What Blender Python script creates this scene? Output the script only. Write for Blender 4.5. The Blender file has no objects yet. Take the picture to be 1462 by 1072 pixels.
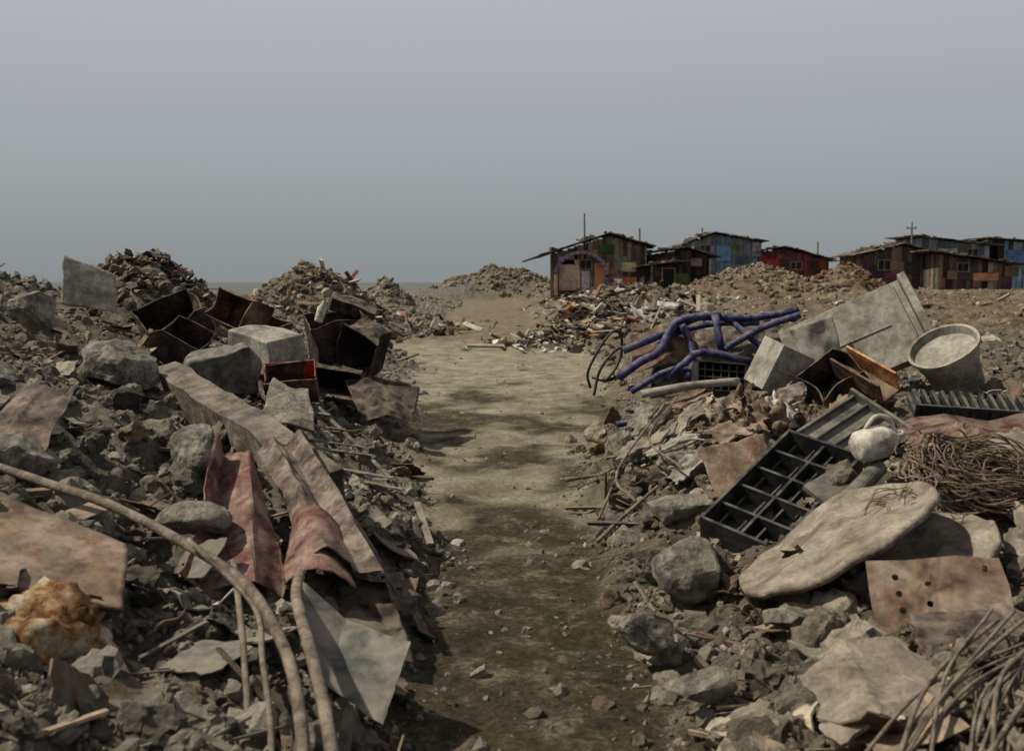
import bpy, math, random
import numpy as np
from mathutils import Vector, Matrix, Euler
rng=np.random.default_rng(7); random.seed(7)
S=bpy.context.scene
COL=S.collection
# ---------------------------------------------------------------- noise
def _hash(ix,iy,iz,s):
    h=(ix*374761393+iy*668265263+iz*1274126177+s*974634777)&0xffffffff
    h=((h^(h>>13))*1274126177)&0xffffffff
    return ((h^(h>>16))&0xffffffff)/4294967295.0
def n2(x,y,s=0):
    x=np.asarray(x,float);y=np.asarray(y,float)
    ix=np.floor(x).astype(np.int64);iy=np.floor(y).astype(np.int64)
    fx=x-ix;fy=y-iy
    fx=fx*fx*(3-2*fx);fy=fy*fy*(3-2*fy)
    a=_hash(ix,iy,0,s);b=_hash(ix+1,iy,0,s);c=_hash(ix,iy+1,0,s);d=_hash(ix+1,iy+1,0,s)
    return ((a*(1-fx)+b*fx)*(1-fy)+(c*(1-fx)+d*fx)*fy)*2-1
def n3(x,y,z,s=0):
    ix=np.floor(x).astype(np.int64);iy=np.floor(y).astype(np.int64);iz=np.floor(z).astype(np.int64)
    fx=x-ix;fy=y-iy;fz=z-iz
    fx=fx*fx*(3-2*fx);fy=fy*fy*(3-2*fy);fz=fz*fz*(3-2*fz)
    r=0
    for dz,wz in((0,1-fz),(1,fz)):
        a=_hash(ix,iy,iz+dz,s);b=_hash(ix+1,iy,iz+dz,s);c=_hash(ix,iy+1,iz+dz,s);d=_hash(ix+1,iy+1,iz+dz,s)
        r=r+wz*((a*(1-fx)+b*fx)*(1-fy)+(c*(1-fx)+d*fx)*fy)
    return r*2-1
def fbm(x,y,o=4,s=0):
    r=0;a=1.;t=0
    for i in range(o):
        r=r+a*n2(x*2**i+17.3*i,y*2**i-9.1*i,s+i);t+=a;a*=.5
    return r/t
def sst(t): t=np.clip(t,0,1);return t*t*(3-2*t)
# ---------------------------------------------------------------- terrain
MOUNDS=[(-4.65,14.0,1.35,.95),(-7.0,35,2.6,1.55),(-5.4,36,2.2,.8),(-7.4,62,1.7,1.5),(-2.6,105,5.5,2.6),(-6,101,5,1.2),(1.6,103,5,2.3),
 (11.8,50,3.8,1.3),(8.6,48,3,.5),(2.6,32,2.6,.75),(1.6,29.5,1.4,.5),(4.6,34,3,.6),(15,42,5,.2),(17.6,56,2.4,1.4),
 (-9.9,20,2.4,1.2),(-12,24,3,1.2),(6.5,27,3,.4),(-9.5,40,3,.7)]
def edges(y):
    xl=np.interp(y,[0,4,6,9,13,20,26,30,39,71,120],[-.3,-.34,-.47,-.85,-1.25,-1.8,-2.9,-3.6,-3.2,-3.6,-5])
    xr=np.interp(y,[0,4,6,9,13,20,25,28,33,39,71,120],[.5,.54,.54,.62,1.15,1.7,2.2,1.5,.6,.9,1.2,3])
    w=.2*fbm(y*1.6,y*0,3,31)*np.clip(y/6,.6,3)
    w2=.2*fbm(y*1.6,y*0+9,3,37)*np.clip(y/6,.6,3)
    return xl+w,xr+w2
def banks(x,y):
    xl,xr=edges(y)
    return xl-x,x-xr
def height(x,y,detail=True,mask=False):
    x=np.asarray(x,float);y=np.asarray(y,float)
    dl,dr=banks(x,y)
    hl=np.interp(dl,[0,.3,1.5,2.5,4.3,6,20],[0,.15,.6,1.03,1.5,1.6,1.3])*np.interp(y,[-3,4.5,7,13,16,24,40,60,120,300],[.85,.85,1,1,.55,.4,.35,.35,.2,0])
    hr=np.interp(dr,[0,.3,1,2,3.5,6,20],[0,.14,.38,.62,.78,.9,1.])*np.interp(y,[-3,4.5,8,60,120,400],[.8,.8,1,1,.8,0])
    hr=hr+np.interp(dr,[0,3],[0,1])*np.interp(y,[14,60,120,300],[0,.25,.3,0])
    h=hl+hr
    m=np.maximum(sst(dl/.35),sst(dr/.35))
    for(mx,my,r,hh) in MOUNDS:
        d=np.sqrt((x-mx)**2+((y-my)*.8)**2)/r
        sel=d<1.5
        if not np.any(sel): continue
        d=d+.14*fbm(x*2.2/r,y*2.2/r,3,77)
        h=h+hh*np.clip(1-d,0,1)**.9*1.08
        m=np.maximum(m,sst((1.1-d)*3))
    if mask: return m
    if detail:
        far=np.clip(60/np.maximum(y,1),0,1)
        a=fbm(x*.9,y*.9,3,3)*.15
        b=(1-np.abs(fbm(x*2.6,y*2.6,3,11))*2)*.10-.06
        c=fbm(x*7,y*7,4,19)*.09
        h=h+m*(a+b+c)*far*np.where(y<300,1,0)
        h=h+(1-m)*(fbm(x*.8,y*.8,3,5)*.04+fbm(x*5,y*5,4,8)*.03)*np.where(y<100,1,0)
    return h
def H(x,y): return float(height(np.array([x]),np.array([y]))[0])
# ---------------------------------------------------------------- materials
def ln(nt,a,b): nt.links.new(a,b)
def M(name,cols,scale=3,rough=.88,bump=.35,bscale=22,metal=0,dust=.5,dustcol=(.25,.218,.165),attr=False,vary=.5,detail=9,bdist=.03,spk=(.6,1.38)):
    m=bpy.data.materials.new(name);m.use_nodes=True;nt=m.node_tree;N=nt.nodes
    bs=N['Principled BSDF'];bs.inputs['Roughness'].default_value=rough;bs.inputs['Metallic'].default_value=metal
    bs.inputs['Specular IOR Level'].default_value=.25
    tc=N.new('ShaderNodeTexCoord')
    n=N.new('ShaderNodeTexNoise');n.inputs['Scale'].default_value=scale;n.inputs['Detail'].default_value=detail;n.inputs['Roughness'].default_value=.68
    ln(nt,tc.outputs['Object'],n.inputs['Vector'])
    if attr:
        at=N.new('ShaderNodeAttribute');at.attribute_name='Col'
        mr=N.new('ShaderNodeMapRange');mr.inputs[1].default_value=.3;mr.inputs[2].default_value=.7;mr.inputs[3].default_value=1-vary;mr.inputs[4].default_value=1+vary
        ln(nt,n.outputs['Fac'],mr.inputs[0])
        mx=N.new('ShaderNodeMix');mx.data_type='RGBA';mx.blend_type='MULTIPLY';mx.inputs[0].default_value=1
        ln(nt,at.outputs['Color'],mx.inputs[6]);ln(nt,mr.outputs[0],mx.inputs[7]);col=mx.outputs[2]
    else:
        r=N.new('ShaderNodeValToRGB');e=r.color_ramp.elements
        k=len(cols)
        pos=[.38+.24*i/(max(k-1,1)) for i in range(k)]
        e[0].position=pos[0];e[0].color=(*cols[0],1);e[1].position=pos[-1];e[1].color=(*cols[-1],1)
        for i in range(1,k-1):
            q=e.new(pos[i]);q.color=(*cols[i],1)
        ln(nt,n.outputs['Fac'],r.inputs[0]);col=r.outputs[0]
    nb=N.new('ShaderNodeTexNoise');nb.inputs['Scale'].default_value=bscale;nb.inputs['Detail'].default_value=8;nb.inputs['Roughness'].default_value=.7
    ln(nt,tc.outputs['Object'],nb.inputs['Vector'])
    sp=N.new('ShaderNodeMapRange');sp.inputs[1].default_value=.3;sp.inputs[2].default_value=.7;sp.inputs[3].default_value=spk[0];sp.inputs[4].default_value=spk[1]
    ln(nt,nb.outputs['Fac'],sp.inputs[0])
    mm=N.new('ShaderNodeMix');mm.data_type='RGBA';mm.blend_type='MULTIPLY';mm.inputs[0].default_value=1
    ln(nt,col,mm.inputs[6]);ln(nt,sp.outputs[0],mm.inputs[7]);col=mm.outputs[2]
    if dust>0:
        g=N.new('ShaderNodeNewGeometry');sx=N.new('ShaderNodeSeparateXYZ');ln(nt,g.outputs['Normal'],sx.inputs[0])
        a=N.new('ShaderNodeMapRange');a.inputs[1].default_value=.1;a.inputs[2].default_value=.9;a.inputs[4].default_value=dust
        ln(nt,sx.outputs['Z'],a.inputs[0])
        n3_=N.new('ShaderNodeTexNoise');n3_.inputs['Scale'].default_value=scale*1.7;n3_.inputs['Detail'].default_value=7
        ln(nt,tc.outputs['Object'],n3_.inputs['Vector'])
        b=N.new('ShaderNodeMapRange');b.inputs[1].default_value=.4;b.inputs[2].default_value=.58;ln(nt,n3_.outputs['Fac'],b.inputs[0])
        mu=N.new('ShaderNodeMath');mu.operation='MULTIPLY';ln(nt,a.outputs[0],mu.inputs[0]);ln(nt,b.outputs[0],mu.inputs[1])
        md=N.new('ShaderNodeMix');md.data_type='RGBA';ln(nt,mu.outputs[0],md.inputs[0]);ln(nt,col,md.inputs[6]);md.inputs[7].default_value=(*dustcol,1);col=md.outputs[2]
    ln(nt,col,bs.inputs['Base Color'])
    bp=N.new('ShaderNodeBump');bp.inputs['Strength'].default_value=bump;bp.inputs['Distance'].default_value=bdist
    ln(nt,nb.outputs['Fac'],bp.inputs['Height']);ln(nt,bp.outputs[0],bs.inputs['Normal'])
    return m
mROCK=M('rubble_stone',None,scale=7,attr=True,vary=.5,bump=.9,bscale=26,dust=.4,dustcol=(.28,.25,.193),bdist=.06)
mSCRAP=M('scrap_mixed',None,scale=6,attr=True,vary=.5,bump=.4,bscale=30,dust=.4)
mRUST=M('rusty_metal',[(.03,.018,.012),(.1,.054,.032),(.19,.12,.075)],scale=5,dust=.4)
mRUSTD=M('rusty_dark_metal',[(.010,.008,.007),(.028,.019,.015),(.075,.047,.034)],scale=6,dust=.4)
mTAN=M('tan_panel',[(.06,.036,.024),(.155,.1,.066),(.25,.19,.135)],scale=5,dust=.35)
mGREYP=M('dusty_grey_panel',[(.12,.108,.087),(.225,.21,.175),(.31,.292,.245)],scale=3,dust=.3,bump=.15)
mWHITEP=M('dirty_white_enamel',[(.2,.17,.13),(.42,.39,.33),(.54,.51,.45)],scale=6,dust=.3,bump=.2)
mCONC=M('old_concrete',[(.09,.082,.066),(.19,.175,.142),(.3,.277,.228)],scale=6,dust=.4,bump=.9,bscale=24,bdist=.05)
mCURB=M('concrete_pinkish',[(.05,.039,.032),(.115,.093,.075),(.2,.167,.136)],scale=5,dust=.35,bump=.8)
mPINK=M('faded_red_sheet',[(.06,.02,.017),(.14,.062,.05),(.22,.155,.13)],scale=5.5,dust=.3,bump=.3)
mMAUVE=M('brown_weathered_sheet',[(.022,.015,.013),(.085,.058,.048),(.18,.138,.115)],scale=5.5,dust=.3,bump=.3)
mBLACK=M('black_plastic',[(.010,.011,.012),(.022,.023,.023),(.05,.047,.042)],scale=6,rough=.6,dust=.3,bump=.1)
mGRYPL=M('grey_plastic',[(.04,.041,.035),(.085,.085,.072),(.15,.14,.118)],scale=5,rough=.7,dust=.45,bump=.15)
mBLUE=M('blue_paint',[(.010,.012,.04),(.022,.025,.1),(.075,.068,.095)],scale=12,rough=.65,dust=.45,bump=.2)
mRED=M('red_paint',[(.16,.012,.01),(.3,.02,.015),(.22,.07,.05)],scale=5,rough=.6,dust=.25)
mDRED=M('dark_red_sheet',[(.03,.012,.010),(.075,.027,.022),(.15,.09,.068)],scale=6,dust=.3)
mORANGE=M('orange_paint',[(.16,.06,.02),(.42,.16,.05),(.5,.3,.14)],scale=9,dust=.3)
mPIPE=M('muddy_hose',[(.065,.05,.037),(.135,.106,.08),(.24,.195,.15)],scale=9,dust=.4,bump=.6,bscale=40)
mFIBRE=M('fibre_board',[(.095,.075,.055),(.19,.157,.118),(.29,.25,.197)],scale=6,dust=.3,bump=.5,bscale=45)
mSTRAW=M('straw_wire',[(.07,.047,.032),(.14,.1,.07),(.22,.17,.12)],scale=12,dust=.1)
mRUBBER=M('tyre_rubber',[(.015,.015,.015),(.035,.033,.03),(.07,.065,.055)],scale=9,dust=.7)
mFOAM=M('stained_foam',[(.03,.017,.008),(.17,.075,.022),(.3,.21,.11),(.42,.38,.29)],scale=9,dust=.0,bump=.9,bscale=16)
mWOOD=M('shack_boards',None,scale=1.2,attr=True,vary=.55,bump=.3,bscale=8,dust=.1)
mROOF=M('shack_roof',[(.035,.028,.022),(.09,.07,.05),(.2,.165,.125)],scale=1.2,dust=.3,bscale=6)
# ---------------------------------------------------------------- mesh helpers
def mesh_from(name,V,F,mats,col=None,smooth=False,midx=None):
    me=bpy.data.meshes.new(name)
    if isinstance(F,np.ndarray):
        k=F.shape[1];me.vertices.add(len(V));me.vertices.foreach_set('co',np.asarray(V,np.float32).ravel())
        me.loops.add(F.size);me.loops.foreach_set('vertex_index',F.astype(np.int32).ravel())
        me.polygons.add(len(F));me.polygons.foreach_set('loop_start',np.arange(0,F.size,k,dtype=np.int32))
        me.update(calc_edges=True)
    else:
        me.from_pydata([tuple(v) for v in V],[],F)
    if col is not None:
        ca=me.color_attributes.new('Col','FLOAT_COLOR','POINT')
        c=np.ones((len(V),4),np.float32);c[:,:3]=col;ca.data.foreach_set('color',c.ravel())
    for m in(mats if isinstance(mats,(list,tuple)) else [mats]): me.materials.append(m)
    if midx is not None: me.polygons.foreach_set('material_index',np.asarray(midx,np.int32))
    me.polygons.foreach_set('use_smooth',np.full(len(me.polygons),smooth))
    me.update()
    o=bpy.data.objects.new(name,me);COL.objects.link(o);return o
class MB:
    def __init__(s): s.V=[];s.F=[];s.C=[];s.I=[]
    def add(s,V,F,c=(1,1,1),mi=0,mat=None):
        b=len(s.V)
        for v in V:
            v=Vector(v)
            if mat is not None: v=mat@v
            s.V.append(tuple(v));s.C.append(c)
        for f in F: s.F.append(tuple(i+b for i in f));s.I.append(mi)
    def box(s,c,d,rot=(0,0,0),col=(1,1,1),mi=0,mat=None):
        m=Matrix.Translation(c)@Euler(rot).to_matrix().to_4x4()
        if mat is not None: m=mat@m
        x,y,z=[q/2 for q in d]
        V=[(-x,-y,-z),(x,-y,-z),(x,y,-z),(-x,y,-z),(-x,-y,z),(x,-y,z),(x,y,z),(-x,y,z)]
        s.add(V,[(0,3,2,1),(4,5,6,7),(0,1,5,4),(1,2,6,5),(2,3,7,6),(3,0,4,7)],col,mi,m)
    def tube(s,pts,r,n=10,col=(1,1,1),mi=0,sm=6,cap=True,mat=None,rough=0):
        P=catmull(pts,sm) if sm>1 else [Vector(p) for p in pts]
        k=len(P);rs=[(r if not isinstance(r,(list,tuple)) else float(np.interp(i/(k-1),np.linspace(0,1,len(r)),r))) for i in range(k)]
        t=(P[1]-P[0]).normalized();u=t.orthogonal().normalized()
        V=[]
        for i in range(k):
            t=(P[min(i+1,k-1)]-P[max(i-1,0)]).normalized()
            u=(u-t*u.dot(t)).normalized();w=t.cross(u)
            for j in range(n):
                a=2*math.pi*j/n;rr=rs[i]*(1+rough*random.uniform(-1,1))
                V.append(P[i]+(u*math.cos(a)+w*math.sin(a))*rr)
        F=[(i*n+j,i*n+(j+1)%n,(i+1)*n+(j+1)%n,(i+1)*n+j) for i in range(k-1) for j in range(n)]
        if cap: F+= [tuple(range(n-1,-1,-1)),tuple((k-1)*n+j for j in range(n))]
        s.add(V,F,col,mi,mat)
    def lathe(s,prof,n=28,col=(1,1,1),mi=0,mat=None,dent=0,seed=0):
        V=[];k=len(prof)
        for(r,z) in prof:
            for j in range(n):
                a=2*math.pi*j/n
                q=r
                if dent: q=r+dent*float(n3(np.array([math.cos(a)*1.3+5]),np.array([math.sin(a)*1.3+5]),np.array([z*3.]),seed)[0])
                V.append((q*math.cos(a),q*math.sin(a),z))
        F=[(i*n+j,i*n+(j+1)%n,(i+1)*n+(j+1)%n,(i+1)*n+j) for i in range(k-1) for j in range(n)]
        s.add(V,F,col,mi,mat)
    def obj(s,name,mats,smooth=False,bevel=0,solid=0):
        o=mesh_from(name,s.V,s.F,mats,col=np.array(s.C,np.float32),smooth=smooth,midx=s.I)
        if solid: md=o.modifiers.new('sol','SOLIDIFY');md.thickness=solid
        if bevel: md=o.modifiers.new('bev','BEVEL');md.width=bevel;md.segments=2;md.limit_method='ANGLE'
        return o
def catmull(pts,m):
    P=[Vector(p) for p in pts];P=[P[0]*2-P[1]]+P+[P[-1]*2-P[-2]];out=[]
    for i in range(1,len(P)-2):
        for j in range(m):
            t=j/m;a,b,c,d=P[i-1],P[i],P[i+1],P[i+2]
            out.append(.5*((2*b)+(-a+c)*t+(2*a-5*b+4*c-d)*t*t+(-a+3*b-3*c+d)*t**3))
    out.append(P[-2]);return out
def TR(loc,rot=(0,0,0)): return Matrix.Translation(loc)@Euler([math.radians(a) for a in rot]).to_matrix().to_4x4()
def sheet(name,c,mat,nu=36,nv=24,amp=.03,fs=2.,thick=.006,rag=.006,curl=0,fold=0,crease=None,seed=None):
    """thin bent sheet; crease = list of (u,offset) giving sharp lengthwise folds"""
    seed=seed if seed is not None else random.randint(0,9999)
    c=[np.array(q,float) for q in c]
    U,Vv=np.meshgrid(np.linspace(0,1,nu+1),np.linspace(0,1,nv+1))
    u=U.ravel();v=Vv.ravel()
    w0=max(np.linalg.norm(c[1]-c[0]),.1);h0=max(np.linalg.norm(c[3]-c[0]),.1)
    eu=np.abs(u*2-1)**3;ev=np.abs(v*2-1)**3
    ju=eu*(n2(v*5,u*0,seed+5)*rag/w0*1.5+.5*n2(v*17,u*0,seed+7)*rag/w0)
    jv=ev*(n2(u*5,v*0,seed+6)*rag/h0*1.5+.5*n2(u*17,v*0,seed+8)*rag/h0)
    u2=u+ju;v2=v+jv
    P=(c[0][None]*((1-u2)*(1-v2))[:,None]+c[1][None]*(u2*(1-v2))[:,None]+c[2][None]*(u2*v2)[:,None]+c[3][None]*((1-u2)*v2)[:,None])
    nrm=np.cross(c[1]-c[0],c[3]-c[0]);nrm/=np.linalg.norm(nrm)
    if nrm[2]<0: nrm=-nrm
    d=amp*(n2(u*fs,v*fs,seed)+.4*n2(u*fs*3,v*fs*3,seed+1))+curl*np.sin(math.pi*u)+fold*(1-np.abs(v*2-1))
    if crease: d=d+np.interp(u+.08*(v-.5),[q[0] for q in crease],[q[1] for q in crease])
    P=P+nrm[None]*d[:,None]
    idx=np.arange((nu+1)*(nv+1)).reshape(nv+1,nu+1)
    F=np.stack([idx[:-1,:-1],idx[:-1,1:],idx[1:,1:],idx[1:,:-1]],-1).reshape(-1,4)
    o=mesh_from(name,P,F,mat,smooth=crease is None)
    md=o.modifiers.new('sol','SOLIDIFY');md.thickness=thick;md.offset=0
    return o
import bmesh
def dbox(name,loc,size,rot,mat,open_faces=('+z',),dent=.02,thick=.012,cuts=7,bev=0,seed=None,taper=1.0):
    seed=seed if seed is not None else random.randint(0,9999)
    bm=bmesh.new();bmesh.ops.create_cube(bm,size=1)
    kill=[]
    for f in bm.faces:
        n=f.normal
        for a in open_faces:
            ax='xyz'.index(a[1]);sg=1 if a[0]=='+' else -1
            if n[ax]*sg>.9: kill.append(f)
    if kill: bmesh.ops.delete(bm,geom=kill,context='FACES')
    bmesh.ops.subdivide_edges(bm,edges=bm.edges[:],cuts=cuts,use_grid_fill=True)
    for v in bm.verts:
        p=v.co.copy();k=taper+(1-taper)*(p.z+.5)
        q=Vector((p.x*size[0]*k,p.y*size[1]*k,p.z*size[2]))
        a=np.array([q.x*4+3]);b=np.array([q.y*4+3]);c=np.array([q.z*4+3])
        q+=Vector((float(n3(a,b,c,seed)[0]),float(n3(a,b,c,seed+1)[0]),float(n3(a,b,c,seed+2)[0])))*dent
        v.co=q
    me=bpy.data.meshes.new(name);bm.to_mesh(me);bm.free();me.materials.append(mat)
    o=bpy.data.objects.new(name,me);COL.objects.link(o);o.location=loc;o.rotation_euler=[math.radians(a) for a in rot]
    if open_faces: md=o.modifiers.new('sol','SOLIDIFY');md.thickness=thick;md.offset=-1
    if bev: md=o.modifiers.new('bev','BEVEL');md.width=bev;md.segments=3;md.limit_method='ANGLE';md.angle_limit=math.radians(50)
    return o
def rock_proto(sub,seed,planes=7,nz=.12,fine=.5,dm=(.45,.8)):
    bm=bmesh.new();bmesh.ops.create_icosphere(bm,subdivisions=sub,radius=1)
    V=np.array([v.co[:] for v in bm.verts]);F=np.array([[v.index for v in f.verts] for f in bm.faces]);bm.free()
    r=np.random.default_rng(seed)
    for i in range(planes):
        n=r.normal(size=3);n/=np.linalg.norm(n);d=r.uniform(*dm)
        t=V@n-d;V=V-np.where(t>0,t,0)[:,None]*n[None]*.96
    V=V*r.uniform(.6,1.1,3)[None]
    q=V*2.3+10
    V=V*(1+nz*n3(q[:,0],q[:,1],q[:,2],seed)+nz*fine*n3(q[:,0]*2.7,q[:,1]*2.7,q[:,2]*2.7,seed+1)+nz*fine*.5*n3(q[:,0]*6,q[:,1]*6,q[:,2]*6,seed+2))[:,None]
    return V,F
def rots(n,full=True,tilt=.5):
    if full: q=rng.normal(size=(n,4))
    else:
        yaw=rng.uniform(0,2*math.pi,n);ax=rng.normal(size=(n,2));ang=rng.normal(size=n)*tilt
        ax/=np.linalg.norm(ax,axis=1)[:,None]
        q1=np.stack([np.cos(yaw/2),0*yaw,0*yaw,np.sin(yaw/2)],1)
        q2=np.stack([np.cos(ang/2),ax[:,0]*np.sin(ang/2),ax[:,1]*np.sin(ang/2),0*ang],1)
        a,b,c,d=q2.T;e,f,g,h=q1.T
        q=np.stack([a*e-b*f-c*g-d*h,a*f+b*e+c*h-d*g,a*g-b*h+c*e+d*f,a*h+b*g-c*f+d*e],1)
    q/=np.linalg.norm(q,axis=1)[:,None];w,x,y,z=q.T
    return np.stack([np.stack([1-2*(y*y+z*z),2*(x*y-z*w),2*(x*z+y*w)],-1),np.stack([2*(x*y+z*w),1-2*(x*x+z*z),2*(y*z-x*w)],-1),np.stack([2*(x*z-y*w),2*(y*z+x*w),1-2*(x*x+y*y)],-1)],1)
def scatter(name,protos,pos,R,sc,colr,mat,smooth=False):
    VV=[];FF=[];CC=[];off=0
    pick=rng.integers(0,len(protos),len(pos))
    for k,(V,F) in enumerate(protos):
        s=np.where(pick==k)[0]
        if len(s)==0: continue
        X=V[None]*sc[s][:,None,:];X=np.einsum('nij,nvj->nvi',R[s],X)+pos[s][:,None,:]
        VV.append(X.reshape(-1,3));n=len(V)
        FF.append((F[None]+(np.arange(len(s))*n)[:,None,None]+off).reshape(-1,F.shape[1]));off+=len(s)*n
        CC.append(np.repeat(colr[s],n,axis=0))
    return mesh_from(name,np.concatenate(VV),np.concatenate(FF),mat,col=np.concatenate(CC),smooth=smooth)
# ---------------------------------------------------------------- ground sheet
ys=[-4.];
while ys[-1]<5000: ys.append(ys[-1]+.024+.007*abs(ys[-1]))
ys=np.array(ys);NX=1000
T=np.linspace(-1,1,NX)
Wd=5+.72*np.abs(ys)+np.maximum(0,ys-400)*1.0
X=T[None]*Wd[:,None];Y=np.repeat(ys[:,None],NX,1)
x=X.ravel();y=Y.ravel();z=height(x,y)
dl,dr=banks(x,y)
bank=np.maximum(sst(dl/.3+.4*fbm(x*4,y*4,2,50)),sst(dr/.3+.4*fbm(x*4,y*4,2,51)))
bank=np.maximum(bank,height(x,y,mask=True)*(y>20))
damp=sst(.5+2.2*(np.interp(y,[3,5.5,7,8,10,11.5,13.5,15,18,20],[.2,.28,.2,-.02,-.1,-.02,.25,.0,-.2,-.5])+.18*np.exp(-((x-.05)/.3)**2)*np.clip(9-y,0,1)+.9*fbm(x*1.5,y*1.2,4,60)))
far=sst((y-75)/120)  # distance mask for the haze painted onto the far ground
brown=sst((x-4)/4)*sst((y-15)/8)*(.75+.7*fbm(x*.25,y*.25,3,66))+.7*sst((y-29)/4)*(1-bank)+.3*(x>0)*bank
idx=np.arange(len(ys)*NX).reshape(len(ys),NX)
F=np.stack([idx[:-1,:-1],idx[:-1,1:],idx[1:,1:],idx[1:,:-1]],-1).reshape(-1,4)
g=bpy.data.materials.new('ground_soil');g.use_nodes=True;nt=g.node_tree;N=nt.nodes;bs=N['Principled BSDF'];bs.inputs['Roughness'].default_value=.95;bs.inputs['Specular IOR Level'].default_value=.15
at=N.new('ShaderNodeAttribute');at.attribute_name='Col';sp=N.new('ShaderNodeSeparateColor');ln(nt,at.outputs['Color'],sp.inputs[0])
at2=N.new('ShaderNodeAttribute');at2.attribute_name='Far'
tc=N.new('ShaderNodeTexCoord')
def noi(s,d=8,r=.65):
    n=N.new('ShaderNodeTexNoise');n.inputs['Scale'].default_value=s;n.inputs['Detail'].default_value=d;n.inputs['Roughness'].default_value=r;ln(nt,tc.outputs['Object'],n.inputs['Vector']);return n.outputs['Fac']
def ramp(f,*st):
    r=N.new('ShaderNodeValToRGB');e=r.color_ramp.elements;e[0].position=st[0][0];e[0].color=(*st[0][1],1);e[1].position=st[-1][0];e[1].color=(*st[-1][1],1)
    for p,c in st[1:-1]: q=e.new(p);q.color=(*c,1)
    ln(nt,f,r.inputs[0]);return r.outputs[0]
def mix(f,a,b,t='MIX'):
    m=N.new('ShaderNodeMix');m.data_type='RGBA';m.blend_type=t
    if isinstance(f,float): m.inputs[0].default_value=f
    else: ln(nt,f,m.inputs[0])
    ln(nt,a,m.inputs[6]);ln(nt,b,m.inputs[7]);return m.outputs[2]
pathc=ramp(noi(2.2,9,.75),(.36,(.135,.115,.074)),(.5,(.225,.198,.137)),(.64,(.33,.3,.222)))
dampc=ramp(noi(3.5,9,.78),(.38,(.03,.025,.014)),(.52,(.068,.056,.032)),(.64,(.17,.147,.096)))
bankc=ramp(noi(4.5,9,.75),(.36,(.05,.044,.034)),(.5,(.12,.107,.083)),(.66,(.24,.215,.168)))
brownc=ramp(noi(1.3,9,.72),(.36,(.065,.044,.027)),(.5,(.125,.09,.057)),(.66,(.21,.168,.115)))
hazec=ramp(noi(.02,4),(.35,(.085,.092,.085)),(.6,(.115,.12,.11)))  # grey of aerial haze, painted into the far ground colour
c=mix(sp.outputs[1],pathc,dampc);c=mix(sp.outputs[0],c,bankc);c=mix(sp.outputs[2],c,brownc);c=mix(at2.outputs['Fac'],c,hazec)
f2=N.new('ShaderNodeMapRange');f2.inputs[1].default_value=.3;f2.inputs[2].default_value=.7;f2.inputs[3].default_value=.5;f2.inputs[4].default_value=1.5
fn=noi(28,8,.78);ln(nt,fn,f2.inputs[0]);c=mix(1.0,c,f2.outputs[0],'MULTIPLY');ln(nt,c,bs.inputs['Base Color'])
bp=N.new('ShaderNodeBump');bp.inputs['Strength'].default_value=.9;bp.inputs['Distance'].default_value=.045;ln(nt,fn,bp.inputs['Height']);ln(nt,bp.outputs[0],bs.inputs['Normal'])
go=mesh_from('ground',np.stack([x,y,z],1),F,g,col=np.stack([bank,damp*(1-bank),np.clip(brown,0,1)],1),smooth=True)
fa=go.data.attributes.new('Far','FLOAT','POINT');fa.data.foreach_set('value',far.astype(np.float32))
# ---------------------------------------------------------------- rubble
P2=[rock_proto(3,i,6,.28,.7) for i in range(10)];P1=[rock_proto(2,50+i,5,.3,.7) for i in range(10)];P0=[rock_proto(1,90+i,3,.3) for i in range(8)]
def sample(n,y0,y1,mask=True,spread=.66):
    yy=np.exp(rng.uniform(math.log(y0),math.log(y1),n));xx=rng.uniform(-1,1,n)*(spread*yy+1)
    dl,dr=banks(xx,yy);d=np.maximum(dl,dr)
    if mask: k=rng.random(n)<sst((d+.06)/.22)
    else: k=(d<.05)&(rng.random(n)<.25+.9*np.exp(d*4.5))
    return xx[k],yy[k],d[k]
def rockcol(n,xx,yy):
    base=np.array([[.165,.147,.115],[.235,.213,.168],[.085,.076,.06],[.35,.318,.252],[.165,.123,.08]])
    p=rng.choice(5,n,p=[.34,.24,.24,.11,.07]);c=base[p]*rng.uniform(.7,1.2,n)[:,None]
    w=(xx>0)*.35+sst((xx-4)/5)*sst((yy-15)/8)*.6
    return c*(1+w[:,None]*np.array([.12,-.02,-.18])[None])
def rocks(name,n,y0,y1,smin,smax,protos,mask=True,sink=.1,grow=.0,thin=0,power=2.2):
    xx,yy,d=sample(n,y0,y1,mask)
    if thin: k=rng.random(len(xx))>thin*sst((xx-4)/3)*sst((yy-14)/6);xx=xx[k];yy=yy[k]
    k=len(xx);s=smin*(smax/smin)**(rng.random(k)**power)*(1+grow*yy)
    zz=height(xx,yy)+s*(.25-sink)
    if not mask: zz=height(xx,yy)-s*.05
    return scatter(name,protos,np.stack([xx,yy,zz],1),rots(k),np.stack([s,s,s*rng.uniform(.6,1,k)],1),rockcol(k,xx,yy),mROCK)
rocks('rubble_stones',3600,2.2,26,.045,.16,P2,thin=.7,sink=.17)
rocks('rubble_gravel',18000,2.0,40,.018,.06,P1,grow=.04,thin=.75,sink=.15)
rocks('rubble_grit',50000,2.0,60,.007,.024,P0,grow=.06,thin=.6)
rocks('path_pebbles',15000,2.6,45,.005,.03,P0,mask=False,grow=.03,power=3)
rocks('path_stones',1500,2.6,30,.025,.09,P1,mask=False,power=3)
rocks('distant_rubble',6000,24,110,.05,.22,P0,grow=.01,thin=.85)
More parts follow.
